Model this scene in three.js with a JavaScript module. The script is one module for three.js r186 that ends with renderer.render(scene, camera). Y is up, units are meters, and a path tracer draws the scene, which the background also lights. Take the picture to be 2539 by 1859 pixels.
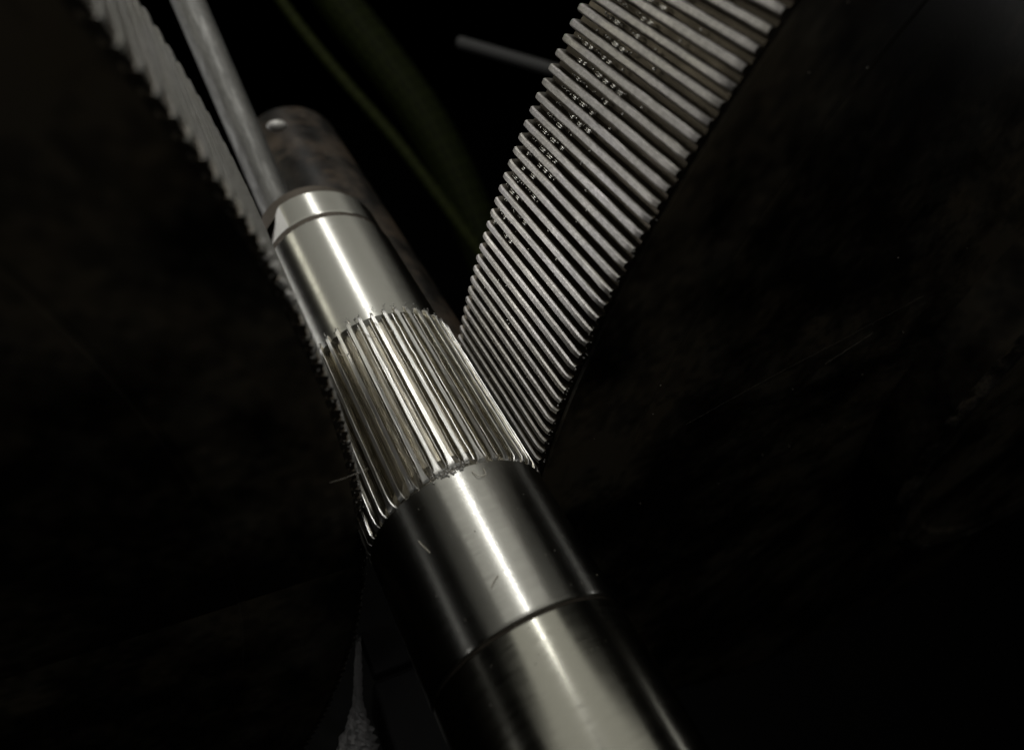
import * as THREE from 'three';
import { RectAreaLightUniformsLib } from 'three/addons/lights/RectAreaLightUniformsLib.js';
import { RoundedBoxGeometry } from 'three/addons/geometries/RoundedBoxGeometry.js';
import { mergeGeometries, toCreasedNormals } from 'three/addons/utils/BufferGeometryUtils.js';
RectAreaLightUniformsLib.init();

// ------------------------------------------------------------------ scale, camera, lamps, exposure
// Lengths below are in gear-face widths; S turns them into metres (a gear face is 30 mm wide).
// x runs from the pinion to the right-hand gear, y is up, z runs along the shafts towards the viewer.
const S = 0.03;
const scene = new THREE.Scene();
scene.background = new THREE.Color(0, 0, 0);
const renderer = new THREE.WebGLRenderer();
renderer.toneMapping = THREE.LinearToneMapping;
renderer.toneMappingExposure = 1.3;
renderer.shadowMap.enabled = true;

const EYE = new THREE.Vector3(-1.127, 2.9655, 1.8323);
const RIGHT = new THREE.Vector3(0.88457, 0.14784, 0.44235), UP = new THREE.Vector3(0.20607, 0.72694, -0.65505), AHEAD = new THREE.Vector3(0.41841, -0.6706, -0.61256);
const FOCAL = 1822.6;                                    // in pixels of the 2539 x 1859 photograph
const camera = new THREE.PerspectiveCamera(2 * Math.atan(929.5 / FOCAL) * 180 / Math.PI, 1024 / 749, 0.004, 8);
camera.position.copy(EYE).multiplyScalar(S);
camera.up.copy(UP);
camera.lookAt(EYE.clone().add(AHEAD).multiplyScalar(S));
camera.focus = 3.62 * S;
camera.userData.fStop = 15.5;
scene.add(camera);

function lamp(name, label, at, towards, along, w, l, color, nits, glow, darkBar = 0) {   // w across, l along
  const p = new THREE.Vector3(...at), n = new THREE.Vector3(...towards).sub(p).normalize(), y = new THREE.Vector3(...along); y.addScaledVector(n, -y.dot(n)).normalize();
  const g = new THREE.Group(); g.name = name; g.userData = { label, category: 'lamp' };
  g.position.copy(p).multiplyScalar(S); g.quaternion.setFromRotationMatrix(new THREE.Matrix4().makeBasis(y.clone().cross(n), y, n)); scene.add(g);
  const box = new THREE.Mesh(new THREE.BoxGeometry(w * S * 1.04, l * S * 1.02, 0.2 * S), new THREE.MeshStandardMaterial({ color: 0x101010, roughness: 0.8 }));
  box.name = 'lamp_housing'; box.position.z = -0.13 * S; g.add(box);
  if (darkBar) { const bar = new THREE.Mesh(new THREE.BoxGeometry(w * S * 0.9, darkBar * S, 0.2 * S), box.material); bar.name = 'added_dark_bar'; bar.position.set(0, (l + darkBar) / 2 * 1.02 * S, -0.13 * S); g.add(bar); }  // added unseen dark bar, reflected as a dark line along the shank
  const face = new THREE.Mesh(new THREE.PlaneGeometry(w * S, l * S), new THREE.MeshStandardMaterial({ color: 0x000000, emissive: color, emissiveIntensity: glow }));
  face.name = 'lamp_glow'; face.position.z = -0.02 * S; g.add(face);
  const light = new THREE.RectAreaLight(color, nits, w * S, l * S);
  light.position.copy(p).addScaledVector(n, 0.01).multiplyScalar(S); light.castShadow = true;
  light.quaternion.setFromRotationMatrix(new THREE.Matrix4().makeBasis(y.clone().cross(n).negate(), y, n.clone().negate())); scene.add(light);
}
const WARM = new THREE.Color(1, 0.98, 0.885);
lamp('ceiling_softbox', 'wide dim white panel lamp high above the gears', [0.5, 10, -6.6], [0.5, 0, -6.6], [0, 0, 1], 21, 16, WARM, 0.45, 0.004);
lamp('tube_lamp', 'narrow bright tube lamp high over the pinion shaft', [0.1, 9.2, -9.75], [0.1, 0, -9.75], [0, 0, 1], 0.42, 15, new THREE.Color(1, 0.99, 0.95), 14, 0.05, 4.2);
lamp('right_softbox', 'dim white panel lamp standing far behind on the right', [13, 6.6, -17], [0, 0, -3], [0, 1, 0], 12, 6.5, WARM, 0.2, 0.004);
lamp('side_tube_lamp', 'narrow bright tube lamp low on the left behind the gears', [-6.4, 4.9, -11.5], [0, 0, -11.5], [0, 0, 1], 0.3, 9, new THREE.Color(1, 0.97, 0.82), 9, 0.05);
lamp('added_left_panel', 'added dim panel light low on the far left, brightening the right gear tooth tips', [-9.5, -2.6, -7.6], [0, 0.5, -1.5], [0, 1, 0], 6.5, 6.5, new THREE.Color(1, 0.97, 0.95), 0.6, 0.004);  // added fill panel, put in to brighten the right gear tooth lands
lamp('added_glint_tube', 'added narrow upright light on the far left, put there for the oil glints', [-8.6, -0.4, -8.3], [0.9, 1.8, -0.8], [0, 1, 0.3], 0.6, 5.5, new THREE.Color(1, 0.99, 0.97), 9, 0.05);  // added light, placed where its reflection makes the oil drops glint
lamp('added_front_fill', 'added dim fill panel above and behind the camera, lifting the dark gear faces', [1.5, 8.5, 8], [1, 0, 0], [0, 1, 0], 8, 6, WARM, 0.36, 0.004);  // added fill light that lifts the dark near faces of the gears
lamp('added_right_strip', 'added small light in front of the right gear, drawing a faint line on the shaft', [7.5, 1.9, 1.2], [0, 0, 0.4], [0, 0, 1], 0.25, 2.2, new THREE.Color(1, 0.99, 0.95), 3, 0.01);  // added light for the thin streak on the right of the journal
lamp('added_left_strip', 'added small light in front of the left gear, drawing a faint line on the shaft', [-7.2, 2.6, 1.2], [0, 0, 0.4], [0, 0, 1], 0.25, 2.2, new THREE.Color(1, 0.99, 0.95), 3, 0.01);  // added light for the thin streak on the left of the journal

// ------------------------------------------------------------------ helpers
let seed = 7;
const rnd = () => { seed = (seed * 1664525 + 1013904223) >>> 0; return seed / 4294967296; };
const rr = (a, b) => a + (b - a) * rnd();
const used = {};
const numbered = (n) => { const k = used[n] = (used[n] ?? -1) + 1; return k ? `${n}_${String(k).padStart(3, '0')}` : n; };
function noise1(n) {                                     // smooth 1-D noise with its own table
  const t = Array.from({ length: n }, () => rnd() * 2 - 1);
  return (x) => { const f = ((x % n) + n) % n, i = Math.floor(f), u = f - i, s = u * u * (3 - 2 * u); return t[i] * (1 - s) + t[(i + 1) % n] * s; };
}
const shadow = (m) => { m.castShadow = m.receiveShadow = true; return m; };
function part(name, geometry, material, parent) { const m = shadow(new THREE.Mesh(geometry, material)); m.name = name; parent.add(m); return m; }
function thing(name, label, category, [x, y, z] = [0, 0, 0], group) {
  const g = new THREE.Group(); g.name = numbered(name); g.position.set(x * S, y * S, z * S); g.userData = { label, category };
  if (group) g.userData.group = group; scene.add(g); return g;
}
const scaled = (g) => g.scale(S, S, S);
const at = (px, py, depth) => EYE.clone().addScaledVector(RIGHT, (px - 1269.5) / FOCAL * depth).addScaledVector(UP, -(py - 929.5) / FOCAL * depth).addScaledVector(AHEAD, depth);

// ------------------------------------------------------------------ textures and materials
function texture(w, h, fn, srgb) {
  const d = new Uint8Array(w * h * 4);
  for (let y = 0; y < h; y++) for (let x = 0; x < w; x++) { const v = fn(x, y), i = (y * w + x) * 4; for (let c = 0; c < 3; c++) d[i + c] = Math.max(0, Math.min(255, (Array.isArray(v) ? v[c] : v) * 255)); d[i + 3] = 255; }
  const t = new THREE.DataTexture(d, w, h); t.wrapS = t.wrapT = THREE.RepeatWrapping; t.magFilter = THREE.LinearFilter; t.minFilter = THREE.LinearMipmapLinearFilter;
  if (srgb) t.colorSpace = THREE.SRGBColorSpace; t.needsUpdate = true; return t;
}
function grid(w, h, cx, cy) {                            // tileable value noise, cx by cy cells
  const t = Array.from({ length: cx * cy }, () => rnd());
  const s = (u) => u * u * (3 - 2 * u);
  return (x, y) => { const fx = x / w * cx, fy = y / h * cy, i = Math.floor(fx), j = Math.floor(fy), u = s(fx - i), v = s(fy - j); const g = (a, b) => t[(b % cy) * cx + (a % cx)];
    return (g(i, j) * (1 - u) + g(i + 1, j) * u) * (1 - v) + (g(i, j + 1) * (1 - u) + g(i + 1, j + 1) * u) * v; };
}
const N = 512;
const f1 = grid(N, N, 256, 256), f2 = grid(N, N, 64, 64), f3 = grid(N, N, 9, 9);
const b1 = grid(N, N, 10, 512), b2 = grid(N, N, 24, 256), b3 = grid(N, N, 4, 90);
const s1 = grid(N, N, 512, 5), s2 = grid(N, N, 200, 9), s3 = grid(N, N, 60, 3);
const rep = (t, mm) => { const c = t.clone(); c.repeat.set(1000 / mm, 1000 / mm); c.needsUpdate = true; return c; };
const grainBump = texture(N, N, (x, y) => 0.6 * f1(x, y) + 0.4 * f2(x, y));
const grainRough = texture(N, N, (x, y) => 0.66 + 0.2 * f1(x, y) + 0.14 * (f3(x, y) - 0.5) * 2);
const brushBump = texture(N, N, (x, y) => 0.5 * b1(x, y) + 0.3 * b2(x, y) + 0.2 * b3(x, y));
const brushRough = texture(N, N, (x, y) => 0.6 + 0.2 * b1(x, y) + 0.18 * b2(x, y) + 0.1 * (f3(x, y) - 0.5));
const streakBump = texture(N, N, (x, y) => 0.5 * s1(x, y) + 0.3 * s2(x, y) + 0.2 * s3(x, y));
const streakRough = texture(N, N, (x, y) => 0.5 + 0.3 * s2(x, y) + 0.2 * s1(x, y));
const streakTint = texture(N, N, (x, y) => { const k = 0.6 + 0.4 * (0.5 * s1(x, y) + 0.5 * s2(x, y)), q = s3(x, y); return [k, k * (0.99 - 0.02 * q), k * (0.97 - 0.08 * q)]; }, true);

const m1 = grid(N, N, 5, 5), m2 = grid(N, N, 17, 17), m3 = grid(N, N, 70, 70);
const mottle = texture(N, N, (x, y) => { const a = 0.5 * m1(x, y) + 0.32 * m2(x, y) + 0.18 * m3(x, y), k = 0.3 + 0.7 * Math.max(0, Math.min(1, (a - 0.32) * 2.6)), q = m2(y, x); return [k, k * (0.98 - 0.05 * q), k * (0.95 - 0.12 * q)]; }, true);
const grainTint = texture(N, N, (x, y) => { const k = 0.72 + 0.28 * (0.7 * f1(x, y) + 0.3 * f2(x, y)); return [k, k * 0.99, k * (0.97 + 0.03 * f3(x, y))]; }, true);
const softMottle = texture(N, N, (x, y) => 0.72 + 0.28 * (0.3 * m1(x, y) + 0.4 * m2(x, y) + 0.3 * m3(x, y)), true);
const M = {
  ground: new THREE.MeshPhysicalMaterial({ color: new THREE.Color(0.56, 0.555, 0.515), metalness: 1, roughness: 0.46, clearcoat: 0.22, clearcoatRoughness: 0.16, anisotropy: 0.95, anisotropyRotation: Math.PI / 2, roughnessMap: rep(brushRough, 48), bumpMap: rep(brushBump, 48), bumpScale: 0.0000034 }),
  groundMatt: new THREE.MeshPhysicalMaterial({ color: new THREE.Color(0.52, 0.515, 0.48), metalness: 1, roughness: 0.46, clearcoat: 0.7, clearcoatRoughness: 0.11, anisotropy: 0.95, anisotropyRotation: Math.PI / 2, roughnessMap: rep(brushRough, 55), bumpMap: rep(grainBump, 40), bumpScale: 0.000005 }),
  polished: new THREE.MeshPhysicalMaterial({ color: new THREE.Color(0.33, 0.325, 0.285), metalness: 1, roughness: 0.26, anisotropy: 0.5, anisotropyRotation: Math.PI / 2, roughnessMap: rep(brushRough, 60), bumpMap: rep(brushBump, 60), bumpScale: 0.0000025 }),
  groove: new THREE.MeshStandardMaterial({ color: new THREE.Color(0.10, 0.085, 0.07), metalness: 0.8, roughness: 0.55, bumpMap: rep(grainBump, 4), bumpScale: 0.00002 }),
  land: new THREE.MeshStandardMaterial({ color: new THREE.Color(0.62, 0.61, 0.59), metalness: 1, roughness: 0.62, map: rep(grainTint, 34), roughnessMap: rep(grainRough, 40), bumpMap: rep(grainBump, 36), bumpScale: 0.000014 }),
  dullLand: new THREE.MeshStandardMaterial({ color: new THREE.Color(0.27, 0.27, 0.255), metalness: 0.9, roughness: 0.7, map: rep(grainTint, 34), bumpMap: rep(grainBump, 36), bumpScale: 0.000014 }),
  flank: new THREE.MeshStandardMaterial({ color: new THREE.Color(0.075, 0.064, 0.05), metalness: 0.9, roughness: 0.5, roughnessMap: rep(streakRough, 26), bumpMap: rep(streakBump, 24), bumpScale: 0.00006 }),  // oil brown, darkened further to put groove shade into the colour
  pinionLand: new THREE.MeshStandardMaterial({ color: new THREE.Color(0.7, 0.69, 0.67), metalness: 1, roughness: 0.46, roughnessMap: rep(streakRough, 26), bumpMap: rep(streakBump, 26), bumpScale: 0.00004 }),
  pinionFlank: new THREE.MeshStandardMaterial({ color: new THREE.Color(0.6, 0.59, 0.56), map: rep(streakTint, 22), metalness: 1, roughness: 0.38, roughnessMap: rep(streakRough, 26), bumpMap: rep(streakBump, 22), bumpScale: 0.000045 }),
  pinionRoot: new THREE.MeshStandardMaterial({ color: new THREE.Color(0.48, 0.465, 0.43), map: rep(streakTint, 22), metalness: 1, roughness: 0.42, roughnessMap: rep(streakRough, 26), bumpMap: rep(streakBump, 24), bumpScale: 0.00005 }),
  face: new THREE.MeshStandardMaterial({ color: new THREE.Color(0.095, 0.09, 0.077), map: rep(mottle, 90), metalness: 0.3, roughness: 0.5, roughnessMap: rep(grainRough, 60), bumpMap: rep(grainBump, 45), bumpScale: 0.000012 }),
  steel: new THREE.MeshStandardMaterial({ color: new THREE.Color(0.26, 0.258, 0.25), map: rep(softMottle, 22), metalness: 0.9, roughness: 0.75, bumpMap: rep(softMottle, 22), bumpScale: 0.0001, roughnessMap: rep(grainRough, 20) }),
  brown: new THREE.MeshStandardMaterial({ color: new THREE.Color(0.066, 0.054, 0.045), map: rep(mottle, 40), metalness: 0.4, roughness: 0.6, roughnessMap: rep(grainRough, 20) }),
  bright: new THREE.MeshStandardMaterial({ color: new THREE.Color(0.5, 0.49, 0.475), metalness: 0.5, roughness: 0.5 }),
  oil: new THREE.MeshPhysicalMaterial({ color: new THREE.Color(0.6, 0.585, 0.55), metalness: 1, roughness: 0.17, clearcoat: 1, clearcoatRoughness: 0.05 }),  // oil given a bright metal base colour so the drops read as glints
  greenEdge: new THREE.MeshPhysicalMaterial({ specularIntensity: 0.15, map: rep(mottle, 60), color: new THREE.Color(0.028, 0.04, 0.007), roughness: 0.6 }),
  grime: new THREE.MeshStandardMaterial({ color: new THREE.Color(0.3, 0.28, 0.25), roughness: 0.9 }),
  dim: new THREE.MeshStandardMaterial({ color: new THREE.Color(0.06, 0.06, 0.06), metalness: 0.8, roughness: 0.7 }),
  rim: new THREE.MeshStandardMaterial({ color: new THREE.Color(0.2, 0.195, 0.19), map: rep(mottle, 30), metalness: 0.7, roughness: 0.6 }),
  lint: new THREE.MeshStandardMaterial({ color: new THREE.Color(0.75, 0.7, 0.62), roughness: 0.9 }),
  worn: new THREE.MeshStandardMaterial({ color: new THREE.Color(0.8, 0.79, 0.82), map: rep(softMottle, 12), metalness: 0.45, roughness: 0.35, bumpMap: rep(grainBump, 40), bumpScale: 0.00012 }),
  casting: new THREE.MeshStandardMaterial({ color: new THREE.Color(0.03, 0.03, 0.034), roughness: 0.6, roughnessMap: rep(grainRough, 20), bumpMap: rep(grainBump, 10), bumpScale: 0.00005 }),
  green: new THREE.MeshPhysicalMaterial({ specularIntensity: 0.1, map: rep(mottle, 60), color: new THREE.Color(0.016, 0.024, 0.005), roughness: 0.6 }),
  black: new THREE.MeshPhysicalMaterial({ specularIntensity: 0.08, color: new THREE.Color(0.004, 0.004, 0.004), roughness: 0.7, roughnessMap: rep(grainRough, 40) }),
};

// ------------------------------------------------------------------ geometry builders
function revolve(profile, seg = 128, wobble = null, ur = 0.45) {    // profile of [r, z], from far to near or back; uv in metres
  const pos = [], uv = [], idx = []; let run = 0;
  profile.forEach(([r, z], j) => {
    if (j) run += Math.hypot(r - profile[j - 1][0], z - profile[j - 1][1]);
    for (let i = 0; i <= seg; i++) { const t = i / seg * Math.PI * 2, q = wobble ? wobble(i % seg, j, r) : r; pos.push(q * Math.cos(t), q * Math.sin(t), z); uv.push(i / seg * 2 * Math.PI * ur * S, run * S); }
  });
  for (let j = 0; j < profile.length - 1; j++) for (let i = 0; i < seg; i++) { const a = j * (seg + 1) + i, b = a + 1, c = a + seg + 1, d = c + 1; idx.push(a, b, d, a, d, c); }
  const g = new THREE.BufferGeometry(); g.setAttribute('position', new THREE.Float32BufferAttribute(pos, 3)); g.setAttribute('uv', new THREE.Float32BufferAttribute(uv, 2)); g.setIndex(idx);
  return scaled(toCreasedNormals(g, 0.2));
}
// A tooth about the z axis at angle 0: sections are { z, p: eight [angle, radius] } from left root to right root.
function tooth(sections, isLand = (i) => i >= 2 && i <= 4) {
  const last = sections[0].p.length - 1;
  const flank = [], land = [], caps = [];
  const P = sections.map((s) => s.p.map(([a, r]) => [r * Math.cos(a), r * Math.sin(a), s.z]));
  const quad = (o, a, b, c, d, ua, ub, za, zb) => { o.push([a, ua, za], [c, ua, zb], [b, ub, za], [b, ub, za], [c, ua, zb], [d, ub, zb]); };
  for (let j = 0; j < P.length - 1; j++) { let u = 0;
    for (let i = 0; i < last; i++) { const w = Math.hypot(P[j][i + 1][0] - P[j][i][0], P[j][i + 1][1] - P[j][i][1]);
      quad(isLand(i) ? land : flank, P[j][i], P[j][i + 1], P[j + 1][i], P[j + 1][i + 1], u, u + w, sections[j].z, sections[j + 1].z); u += w; } }
  for (const [k, flip] of [[0, false], [P.length - 1, true]]) for (let i = 1; i < last; i++) { const t = [[P[k][0], 0, 0], [P[k][i], i * 0.01, 0.02], [P[k][i + 1], i * 0.01 + 0.01, 0.02]]; caps.push(...(flip ? t : [t[0], t[2], t[1]])); }
  const all = [...land, ...flank, ...caps], off = rnd();
  const g = new THREE.BufferGeometry();
  g.setAttribute('position', new THREE.Float32BufferAttribute(all.flatMap((v) => v[0]), 3));
  g.setAttribute('uv', new THREE.Float32BufferAttribute(all.flatMap((v) => [(v[1] + off) * S, (v[2] + off * 3) * S]), 2));
  const c = toCreasedNormals(g, 0.45);
  c.clearGroups(); c.addGroup(0, land.length, 0); c.addGroup(land.length, flank.length + caps.length, 1);
  return scaled(c);
}
function tube(points, r, seg = 24, sides = 6) {
  return scaled(new THREE.TubeGeometry(new THREE.CatmullRomCurve3(points), seg, r, sides, false));
}
function bead(x, y, z, sx, sy, sz, q) {
  const g = new THREE.IcosahedronGeometry(1, 2); g.scale(sx, sy, sz); if (q) g.applyQuaternion(q); g.translate(x, y, z); return g;
}
function shard(x, y, z, r) {                             // a torn sliver of metal
  const g = new THREE.TetrahedronGeometry(r, 1); const p = g.attributes.position;
  g.scale(rr(0.4, 1.1), rr(0.4, 1.1), rr(0.6, 1.8)); g.rotateX(rr(0, 6)); g.rotateZ(rr(0, 6)); g.translate(x, y, z); return g;
}

// ------------------------------------------------------------------ the two big gears
const PITCH = 2 * Math.PI / 502, R = 5.496, ROOT = R - 0.049, ZN = -0.068, ZF = -1.068, CENTRE = 5.914;
const PHASE = 154.7777 * Math.PI / 180;                  // the angle of the tooth numbered 0, about the right gear's centre
function gearTooth(fine) {
  const nl = noise1(40), nr = noise1(40), nt = noise1(24), o = rr(0, 9), w0 = rr(0.96, 1.05);
  const zs = fine ? [0, 0.012, 0.03, 0.06, 0.12, 0.2, 0.28, 0.36, 0.44, 0.52, 0.6, 0.68, 0.76, 0.84, 0.92, 0.97, 1] : [0, 0.03, 0.97, 1];
  const chip = fine && rnd() < 0.45 ? rr(0.3, 1) : 0;
  return tooth(zs.map((q) => {
    const near = Math.max(0, 1 - q / 0.05), far = Math.max(0, 1 - (1 - q) / 0.03), e = fine ? 1 : 0;
    const top = R - 0.009 * near * near * (1 + 2 * chip) - 0.006 * far + e * 0.0007 * nt(q * 23 + o);
    const hl = PITCH * (0.198 * w0 + e * 0.014 * nl(q * 31 + o)) * (1 - 0.12 * near), hr = PITCH * (0.198 * w0 + e * 0.014 * nr(q * 31 + o)) * (1 - 0.12 * near);
    return { z: ZN + (ZF - ZN) * q, p: [[-PITCH * 0.36, ROOT - 0.004], [-PITCH * 0.29, ROOT + 0.021], [-hl * 1.2, top - 0.009], [-hl * 0.76, top], [hr * 0.76, top], [hr * 1.2, top - 0.009], [PITCH * 0.29, ROOT + 0.021], [PITCH * 0.36, ROOT - 0.004]] };
  }));
}
const fineTeeth = Array.from({ length: 14 }, () => gearTooth(true)), plainTooth = gearTooth(false);
function gear(label, [x, y, z], phase, first, last, chipFrom, chipTo, chipCount, land = M.land, chipAt = [], root = ROOT) {
  const wear = noise1(90), g = thing('spur_gear', label, 'gear', [x, y, z], 'big gears either side of the pinion shaft');
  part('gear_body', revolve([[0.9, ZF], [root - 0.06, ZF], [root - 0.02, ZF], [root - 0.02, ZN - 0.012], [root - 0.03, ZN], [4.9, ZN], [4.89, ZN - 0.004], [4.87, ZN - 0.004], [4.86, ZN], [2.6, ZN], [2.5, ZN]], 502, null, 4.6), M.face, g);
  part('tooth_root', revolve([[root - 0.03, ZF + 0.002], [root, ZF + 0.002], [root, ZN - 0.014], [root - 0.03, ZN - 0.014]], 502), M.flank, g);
  part('hub_rim', revolve([[2.53, 0.325], [2.555, 0.335], [2.505, 0.387], [2.44, 0.392], [2.44, 0.375]], 180, (i, j, r) => r + (j === 1 || j === 2 ? 0.008 * wear(i) : 0), 2.5), M.rim, g);
  part('hub', revolve([[0.9, ZN - 0.01], [2.55, ZN - 0.01], [2.55, 0.34], [2.50, 0.38], [2.30, 0.38], [2.26, 0.35], [0.9, 0.35]], 180, null, 2.3), M.face, g);
  const rest = [];
  for (let k = 0; k < 502; k++) {
    const i = k > 251 ? k - 502 : k, a = phase + i * PITCH;
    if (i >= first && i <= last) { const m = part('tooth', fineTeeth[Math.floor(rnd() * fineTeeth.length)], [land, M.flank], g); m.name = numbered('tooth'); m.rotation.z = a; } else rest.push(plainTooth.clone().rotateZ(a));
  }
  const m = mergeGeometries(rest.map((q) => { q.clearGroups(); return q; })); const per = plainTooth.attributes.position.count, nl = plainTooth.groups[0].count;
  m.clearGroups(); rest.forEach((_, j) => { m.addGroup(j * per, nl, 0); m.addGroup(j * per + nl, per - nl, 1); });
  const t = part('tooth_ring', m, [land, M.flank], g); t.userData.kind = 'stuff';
  const chips = [];
  for (let n = 0; n < chipCount; n++) { const a = phase + (Math.floor(rr(chipFrom, chipTo)) + rr(-0.3, 0.3)) * PITCH, r = R - rr(0.004, 0.04); chips.push(shard(r * Math.cos(a), r * Math.sin(a), ZN + rr(-0.012, 0.01), rr(0.002, 0.0065))); }
  for (const [deg, q] of chipAt) for (let n = 0; n < 7; n++) { const a = (deg + rr(-0.12, 0.12)) * Math.PI / 180, r = R - rr(0.0, 0.02); chips.push(shard(r * Math.cos(a), r * Math.sin(a), ZN + rr(-0.03, 0.008), q * rr(0.6, 1.2))); }
  const c = part('metal_burr', scaled(mergeGeometries(chips)), M.bright, g); c.userData.kind = 'stuff';
  return g;
}
gear('large spur gear on the right with bright flat tooth tips and oily grooves with shade in their colour', [CENTRE, 0, 0], PHASE, -6, 46, 12, 33, 55);
{ const a = 183.25 * Math.PI / 180;                       // meshes with the pinion a little below the level of its axis
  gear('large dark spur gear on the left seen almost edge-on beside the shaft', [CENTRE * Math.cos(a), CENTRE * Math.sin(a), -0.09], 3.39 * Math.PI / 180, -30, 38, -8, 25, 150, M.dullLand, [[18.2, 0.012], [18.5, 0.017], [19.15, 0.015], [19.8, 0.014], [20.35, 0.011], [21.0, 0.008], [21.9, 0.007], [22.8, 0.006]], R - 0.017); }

// ------------------------------------------------------------------ the pinion shaft
const shaft = thing('pinion_shaft', 'ground steel shaft with a splined pinion section running down the middle', 'shaft');
const PT = 42, PP = 2 * Math.PI / PT, PR = 0.4616, PROOT = 0.4125, ZB = -1.165;
part('pinion_core', revolve([[0.3, ZB - 0.02], [PROOT, ZB - 0.02], [PROOT, -0.1], [PROOT + 0.02, -0.05], [0.452, 0.012], [0.3, 0.012]], 168), M.pinionRoot, shaft);
for (let k = 0; k < PT; k++) {
  const nl = noise1(60), nr = noise1(60), nt = noise1(40), o = rr(0, 30), b = rr(0, 1), fl = rr(0.1, 1.7), ledge = rr(0.27, 0.33), lw = rr(0.03, 0.075), lift = rr(0.016, 0.027), end = rr(-0.012, 0.014), tail = rr(-0.012, 0.006);
  const zs = [0, 0.006, 0.02, 0.045, 0.075, 0.11, 0.16, 0.21, 0.26, 0.31, 0.36, 0.41, 0.46, 0.51, 0.56, 0.61, 0.66, 0.71, 0.76, 0.81, 0.86, 0.91, 0.945, 0.965, 0.98, 0.992, 1];
  const g = tooth(zs.map((q) => {
    const near = Math.max(0, 1 - q / 0.11), far = Math.max(0, 1 - (1 - q) / 0.05);
    const top = PR + 0.0012 * nt(q * 27 + o) - 0.012 * Math.max(0, 1 - q / 0.012) - 0.02 * far * far + 0.006 * b * Math.max(0, 1 - Math.abs(q - 0.97) / 0.03);
    const flare = 1 + fl * near * near * near;
    const hl = PP * (0.145 + 0.009 * nl(q * 47 + o)) * flare * (1 - 0.7 * far), hr = PP * (0.145 + 0.009 * nr(q * 47 + o)) * flare * (1 - 0.7 * far);
    const z = (ZB + tail) * q + end * (1 - q), mid = Math.min(PP * 0.49, Math.max(PP * 0.19, hl * 1.05));
    const le = Math.min(0.44 * PP, Math.max((ledge + 0.012 * nt(q * 35)) * PP, hr * 1.08 + 0.07 * PP)), lt = PROOT + lift + 0.003 * nl(q * 21);
    return { z, p: [[-Math.max(PP * 0.3, mid), PROOT - 0.004], [-mid, PROOT + 0.022], [-hl * 1.08, top - 0.004], [-hl * 0.88, top], [hr * 0.88, top], [hr * 1.08, top - 0.004], [Math.min(hr * 1.08 + 0.05 * PP, le - 0.015 * PP), lt - 0.006], [le, lt], [Math.min(le + lw * PP, 0.49 * PP), lt - 0.001], [Math.min(le + (lw + 0.05) * PP, 0.5 * PP), PROOT - 0.004]] };
  }), (i) => (i >= 2 && i <= 4) || i === 7);
  const m = part('tooth', g, [M.pinionLand, M.pinionFlank], shaft); m.name = numbered('pinion_tooth'); m.rotation.z = (5.786 + k * 360 / PT) * Math.PI / 180;
}
part('lower_journal', revolve([[0.3, 0.004], [0.448, 0.004], [0.4565, 0.014], [0.4565, 0.735], [0.4535, 0.745], [0.436, 0.747]], 192), M.groundMatt, shaft);
part('lower_groove', revolve([[0.438, 0.74], [0.434, 0.748], [0.434, 0.762], [0.438, 0.77]], 192), M.groove, shaft);
const ragged = noise1(96), ragged2 = noise1(192);
part('lower_shank', revolve([[0.434, 0.762], [0.447, 0.7635], [0.4515, 0.770], [0.4515, 1.6], [0.4515, 2.9]], 192), M.polished, shaft);
part('upper_journal', revolve([[0.40, -1.10], [0.441, -1.12], [0.441, -2.128], [0.438, -2.137], [0.425, -2.14]].reverse(), 192), M.ground, shaft);
part('upper_groove', revolve([[0.43, -2.135], [0.427, -2.142], [0.425, -2.196], [0.43, -2.205]].reverse(), 192, (i, j, r) => r + (j === 2 ? 0.003 * ragged2(i) : 0)), M.groove, shaft);
{                                                         // end collar with a flat milled on its left
  const seg = 192, flatAt = 165 * Math.PI / 180, d = 0.335;
  const cut = (i, j, r) => { const t = i / seg * Math.PI * 2, c = Math.cos(t - flatAt); return c > 0.2 && r * c > d ? d / c : r; };
  part('end_plug', revolve([[0.1, -2.64], [0.36, -2.64], [0.385, -2.61], [0.385, -2.46]], 96), M.groove, shaft);
  part('end_collar', revolve([[0.1, -2.47], [0.418, -2.47], [0.432, -2.455], [0.433, -2.43], [0.433, -2.21], [0.428, -2.2]], seg, cut), M.ground, shaft);
}
{                                                         // torn metal at both ends of the teeth
  const burrs = [];
  for (let k = 0; k < PT; k++) { const a = (5.786 + (k + rr(-0.2, 0.2)) * 360 / PT) * Math.PI / 180;
    for (let n = 0; n < 5; n++) { const t = a + rr(-0.05, 0.05), r = PR - rr(-0.002, 0.016); burrs.push(shard(r * Math.cos(t), r * Math.sin(t), ZB + rr(-0.02, 0.035), rr(0.002, 0.006))); } }
  for (let n = 0; n < 70; n++) { const t = (101 + rr(-11, 14) * Math.pow(rnd(), 0.5)) * Math.PI / 180, r = 0.459; burrs.push(shard(r * Math.cos(t), r * Math.sin(t), 0.012 + rr(-0.03, 0.014), rr(0.003, 0.008))); }
  for (let n = 0; n < 36; n++) { const t = rr(40, 150) * Math.PI / 180, r = PR - 0.003; burrs.push(shard(r * Math.cos(t), r * Math.sin(t), rr(-0.012, 0.016), rr(0.0015, 0.004))); }
  for (let n = 0; n < 70; n++) { const t = rr(60, 140) * Math.PI / 180, r = 0.438; burrs.push(shard(r * Math.cos(t), r * Math.sin(t), -2.138 + rr(-0.005, 0.005), rr(0.0012, 0.004))); }
  const m = part('metal_burr', scaled(mergeGeometries(burrs)), M.bright, shaft); m.userData.kind = 'stuff';
}

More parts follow.
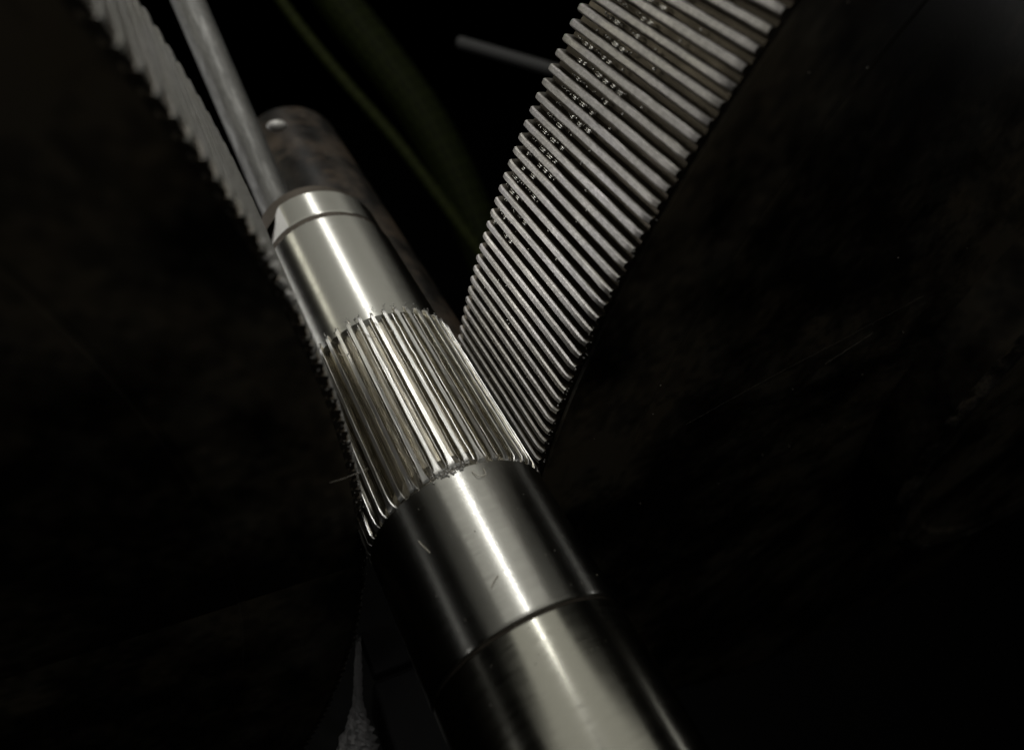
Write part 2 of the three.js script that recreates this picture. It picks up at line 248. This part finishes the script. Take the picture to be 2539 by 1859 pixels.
// ------------------------------------------------------------------ oil in the grooves of the right gear
{
  const drops = [];
  const drop = (k, z, len, w, dep = 0.022) => { const a = PHASE + (k + 0.5) * PITCH, r = ROOT + dep; drops.push(bead(CENTRE + r * Math.cos(a), r * Math.sin(a), z, w, w, len)); };
  for (let k = -3; k < 21; k++) {                        // strings of drops and short films along the groove floors
    let z = -0.72 - 0.013 * k - rr(0.1, 0.2) * (k < 8 ? 1 : 0.6); const to = z + (k < 8 ? rr(0.25, 0.4) : rr(0.15, 0.3));
    while (z < to) { const long = rnd() < 0.35, L = long ? rr(0.014, 0.032) : rr(0.003, 0.008); z += L; const o = rr(-0.05, 0.05); drop(k + o, z, L, long ? rr(0.0035, 0.005) : rr(0.004, 0.007)); if (long) drop(k + o + 0.13, z, L * 0.9, 0.003, 0.026); z += L + (rnd() < 0.2 ? rr(0.03, 0.08) : rr(0.002, 0.012)); }
    if (rnd() < 0.7) drop(k + rr(-0.1, 0.1), -0.4 - 0.01 * k + rr(-0.2, 0.15), rr(0.006, 0.01), rr(0.005, 0.007));
  }
  for (let i = 0; i < 40; i++) drop(Math.floor(rr(16, 35)) + rr(-0.3, 0.3), rr(-1.04, -0.5), rr(0.003, 0.008), rr(0.003, 0.006), 0.03);
  const m = shadow(new THREE.Mesh(scaled(mergeGeometries(drops)), M.oil)); m.name = 'oil_droplets'; m.userData = { label: 'small glinting oil droplets lying in the grooves of the right gear', category: 'oil', kind: 'stuff' }; scene.add(m);
}

// ------------------------------------------------------------------ what lies behind the shaft, out of focus
function rod(name, label, category, a, b, r, material, capR = r) {
  const g = thing(name, label, category, a.toArray());
  const d = b.clone().sub(a), q = new THREE.Quaternion().setFromUnitVectors(new THREE.Vector3(0, 0, 1), d.clone().normalize()), L = d.length();
  g.quaternion.copy(q);
  part('rod_body', revolve([[0.001, 0], [r * 0.9, 0], [r, r * 0.1], [r, L - r * 0.1], [r * 0.9, L], [0.001, L]].reverse(), 64), material, g);
  return g;
}
rod('guide_rod', 'blurred round steel rod rising behind the left gear', 'rod', at(706, 560, 5.75), at(452, -30, 5.95), 0.13, M.steel);
const brown = rod('oiled_shaft', 'dark brown oiled shaft behind the collar of the pinion shaft', 'shaft', new THREE.Vector3(0.46, -0.72, -1.25), new THREE.Vector3(0.46, -0.72, -5.2), 0.5, M.brown);
{
  const p = at(686, 312, 6.2), g = thing('dowel_pin', 'short bright blurred pin beside the brown shaft', 'pin', p.toArray());
  part('pin_head', scaled(bead(0, 0, 0, 0.085, 0.05, 0.05)), M.bright, g);
}
{                                                         // olive strap far behind, well out of focus
  const p = [[760, -120], [850, 20], [950, 150], [1040, 275], [1110, 400], [1180, 560], [1260, 760]].map(([x, y]) => at(x, y, 14)), g = thing('painted_strap', 'dim olive green painted strap in the dark between the shaft and the right gear', 'strap', p[0].toArray());
  part('strap_body', tube(p.map((v) => v.clone().sub(p[0])), 0.42, 40, 16), M.green, g);
  const q = [[640, -80], [740, 60], [865, 213], [935, 292], [1000, 370], [1095, 496], [1260, 720]].map(([x, y]) => at(x, y, 13.4).sub(p[0]));
  part('strap_edge', tube(q, 0.1, 40, 8), M.greenEdge, g);
}
{
  const a = at(1138, 104, 11), b = at(1430, 190, 10.4); rod('steel_pin', 'dim blurred steel pin in the dark, its end hidden behind the right gear', 'pin', a, b, 0.085, M.dim);
}
{
  const floor = shadow(new THREE.Mesh(new THREE.PlaneGeometry(60 * S, 60 * S), M.black)); floor.name = 'housing_floor'; floor.rotation.x = -Math.PI / 2; floor.position.set(0, -16 * S, -8 * S); floor.userData = { kind: 'structure' }; scene.add(floor);
}

// ------------------------------------------------------------------ lint, scratches and dust
function fibre(label, pts, r, material = M.lint) {
  const g = thing('lint_and_scratch', label, 'fibre', pts[0].toArray());
  part('thread', tube(pts.map((v) => v.clone().sub(pts[0])), r, 30, 5), material, g);
}
fibre('thin straight lint thread sticking out left of the pinion teeth', [new THREE.Vector3(-0.62, 0.52, -0.05), new THREE.Vector3(-0.56, 0.53, -0.045), new THREE.Vector3(-0.46, 0.545, -0.05)], 0.0008);

const onFace = (x, y) => new THREE.Vector3(x, y, ZN + 0.006);
fibre('long faint scratch across the dark face of the right gear, built as a thread', [onFace(1.38, 0.17), onFace(1.9, 0.375), onFace(2.45, 0.565), onFace(2.95, 0.75)], 0.0004, M.grime);  // a scratch on the gear face, laid on as a fine strand
fibre('short bright scratch on the dark face of the right gear, built as a thread', [onFace(2.36, 0.36), onFace(2.52, 0.45), onFace(2.66, 0.53)], 0.0009, M.grime);  // another face scratch, also modelled as a strand
const onPinion = (deg, z, r = 0.464) => new THREE.Vector3(r * Math.cos(deg * Math.PI / 180), r * Math.sin(deg * Math.PI / 180), z);
fibre('fine curled hair across the far pinion teeth, left of the middle', [onPinion(113, -1.06), onPinion(110, -1.0, 0.468), onPinion(106, -0.95), onPinion(103, -0.94)], 0.0016);
fibre('fine curled hair across the far pinion teeth, near the middle', [onPinion(103, -1.08), onPinion(99, -1.01, 0.469), onPinion(94, -0.95), onPinion(92, -0.95)], 0.0016);
fibre('tiny curled hair on the pinion teeth near the left gear', [onPinion(131, -0.98), onPinion(128, -0.94, 0.468), onPinion(124, -0.93)], 0.0016);
fibre('short curled hair on the lower journal just before the pinion teeth', [onPinion(92, 0.05, 0.461), onPinion(90, 0.09, 0.466), onPinion(86, 0.085, 0.463), onPinion(85, 0.05, 0.46)], 0.002);
fibre('short bent hair on the shaded left side of the lower journal', [onPinion(135, 0.22, 0.459), onPinion(134, 0.25, 0.463), onPinion(132, 0.3, 0.459)], 0.0018);
fibre('pale straight hair lying across the lower journal left of the bright streak', [onPinion(112, 0.585, 0.459), onPinion(109, 0.565, 0.461), onPinion(106, 0.55, 0.459)], 0.002);
{
  const dust = [];
  for (let n = 0; n < 18; n++) { const a = rr(150, 192) * Math.PI / 180, q = rr(2.9, 5.4); dust.push(bead(CENTRE + q * Math.cos(a), q * Math.sin(a), ZN + 0.004, rr(0.002, 0.007), rr(0.002, 0.005), 0.003)); }
  for (let n = 0; n < 40; n++) { const t = rr(45, 140), z = rr(0.02, 1.1), p = onPinion(t, z, z > 0.74 ? 0.452 : 0.457), q = rr(0.0012, 0.003); dust.push(bead(p.x, p.y, p.z, q, q, q)); }
  const m = shadow(new THREE.Mesh(scaled(mergeGeometries(dust)), M.grime)); m.name = 'dust_specks'; m.userData = { label: 'pale dust specks on the right gear face and the lower shaft', category: 'dust', kind: 'stuff' }; scene.add(m);
}

// ------------------------------------------------------------------ below the shaft on the left
{
  const a = at(889, 1575, 4.28), b = at(884, 1930, 4.42), g = thing('fluted_spindle', 'small worn fluted metal spindle rising under the shaft at the lower left', 'spindle', a.toArray());
  g.quaternion.setFromUnitVectors(new THREE.Vector3(0, 0, 1), b.clone().sub(a).normalize());
  const L = b.distanceTo(a), prof = []; for (let i = 0; i <= 60; i++) { const q = i / 60; prof.push([q < 0.46 ? 0.012 + 0.022 * q : 0.022 + 0.085 * Math.min(1, (q - 0.46) / 0.4), q * L]); }
  const lump = noise1(72), lump2 = noise1(60);
  part('fluted_body', revolve(prof.reverse(), 26, (i, j, r) => r * (1 + 0.3 * Math.abs(Math.cos(i / 26 * Math.PI * 6)) + 0.5 * (ragged(i * 7.3 + j * 3.1) * 0.5) + 0.1 * lump(i + j * 0.37) + 0.08 * lump2(j * 1.3 + i * 0.5))), M.worn, g);
}
{
  const p = at(1010, 1730, 4.75), g = thing('bearing_block', 'dark bearing block half hidden under the lower shaft', 'bearing', p.toArray());
  part('block_body', scaled(new RoundedBoxGeometry(0.42, 0.5, 0.9, 3, 0.03).translate(0, -0.05, 0.35)), M.casting, g);
  part('block_cap', scaled(new RoundedBoxGeometry(0.36, 0.12, 0.3, 3, 0.02).translate(-0.01, 0.19, -0.27)), M.casting, g);
}

renderer.render(scene, camera);
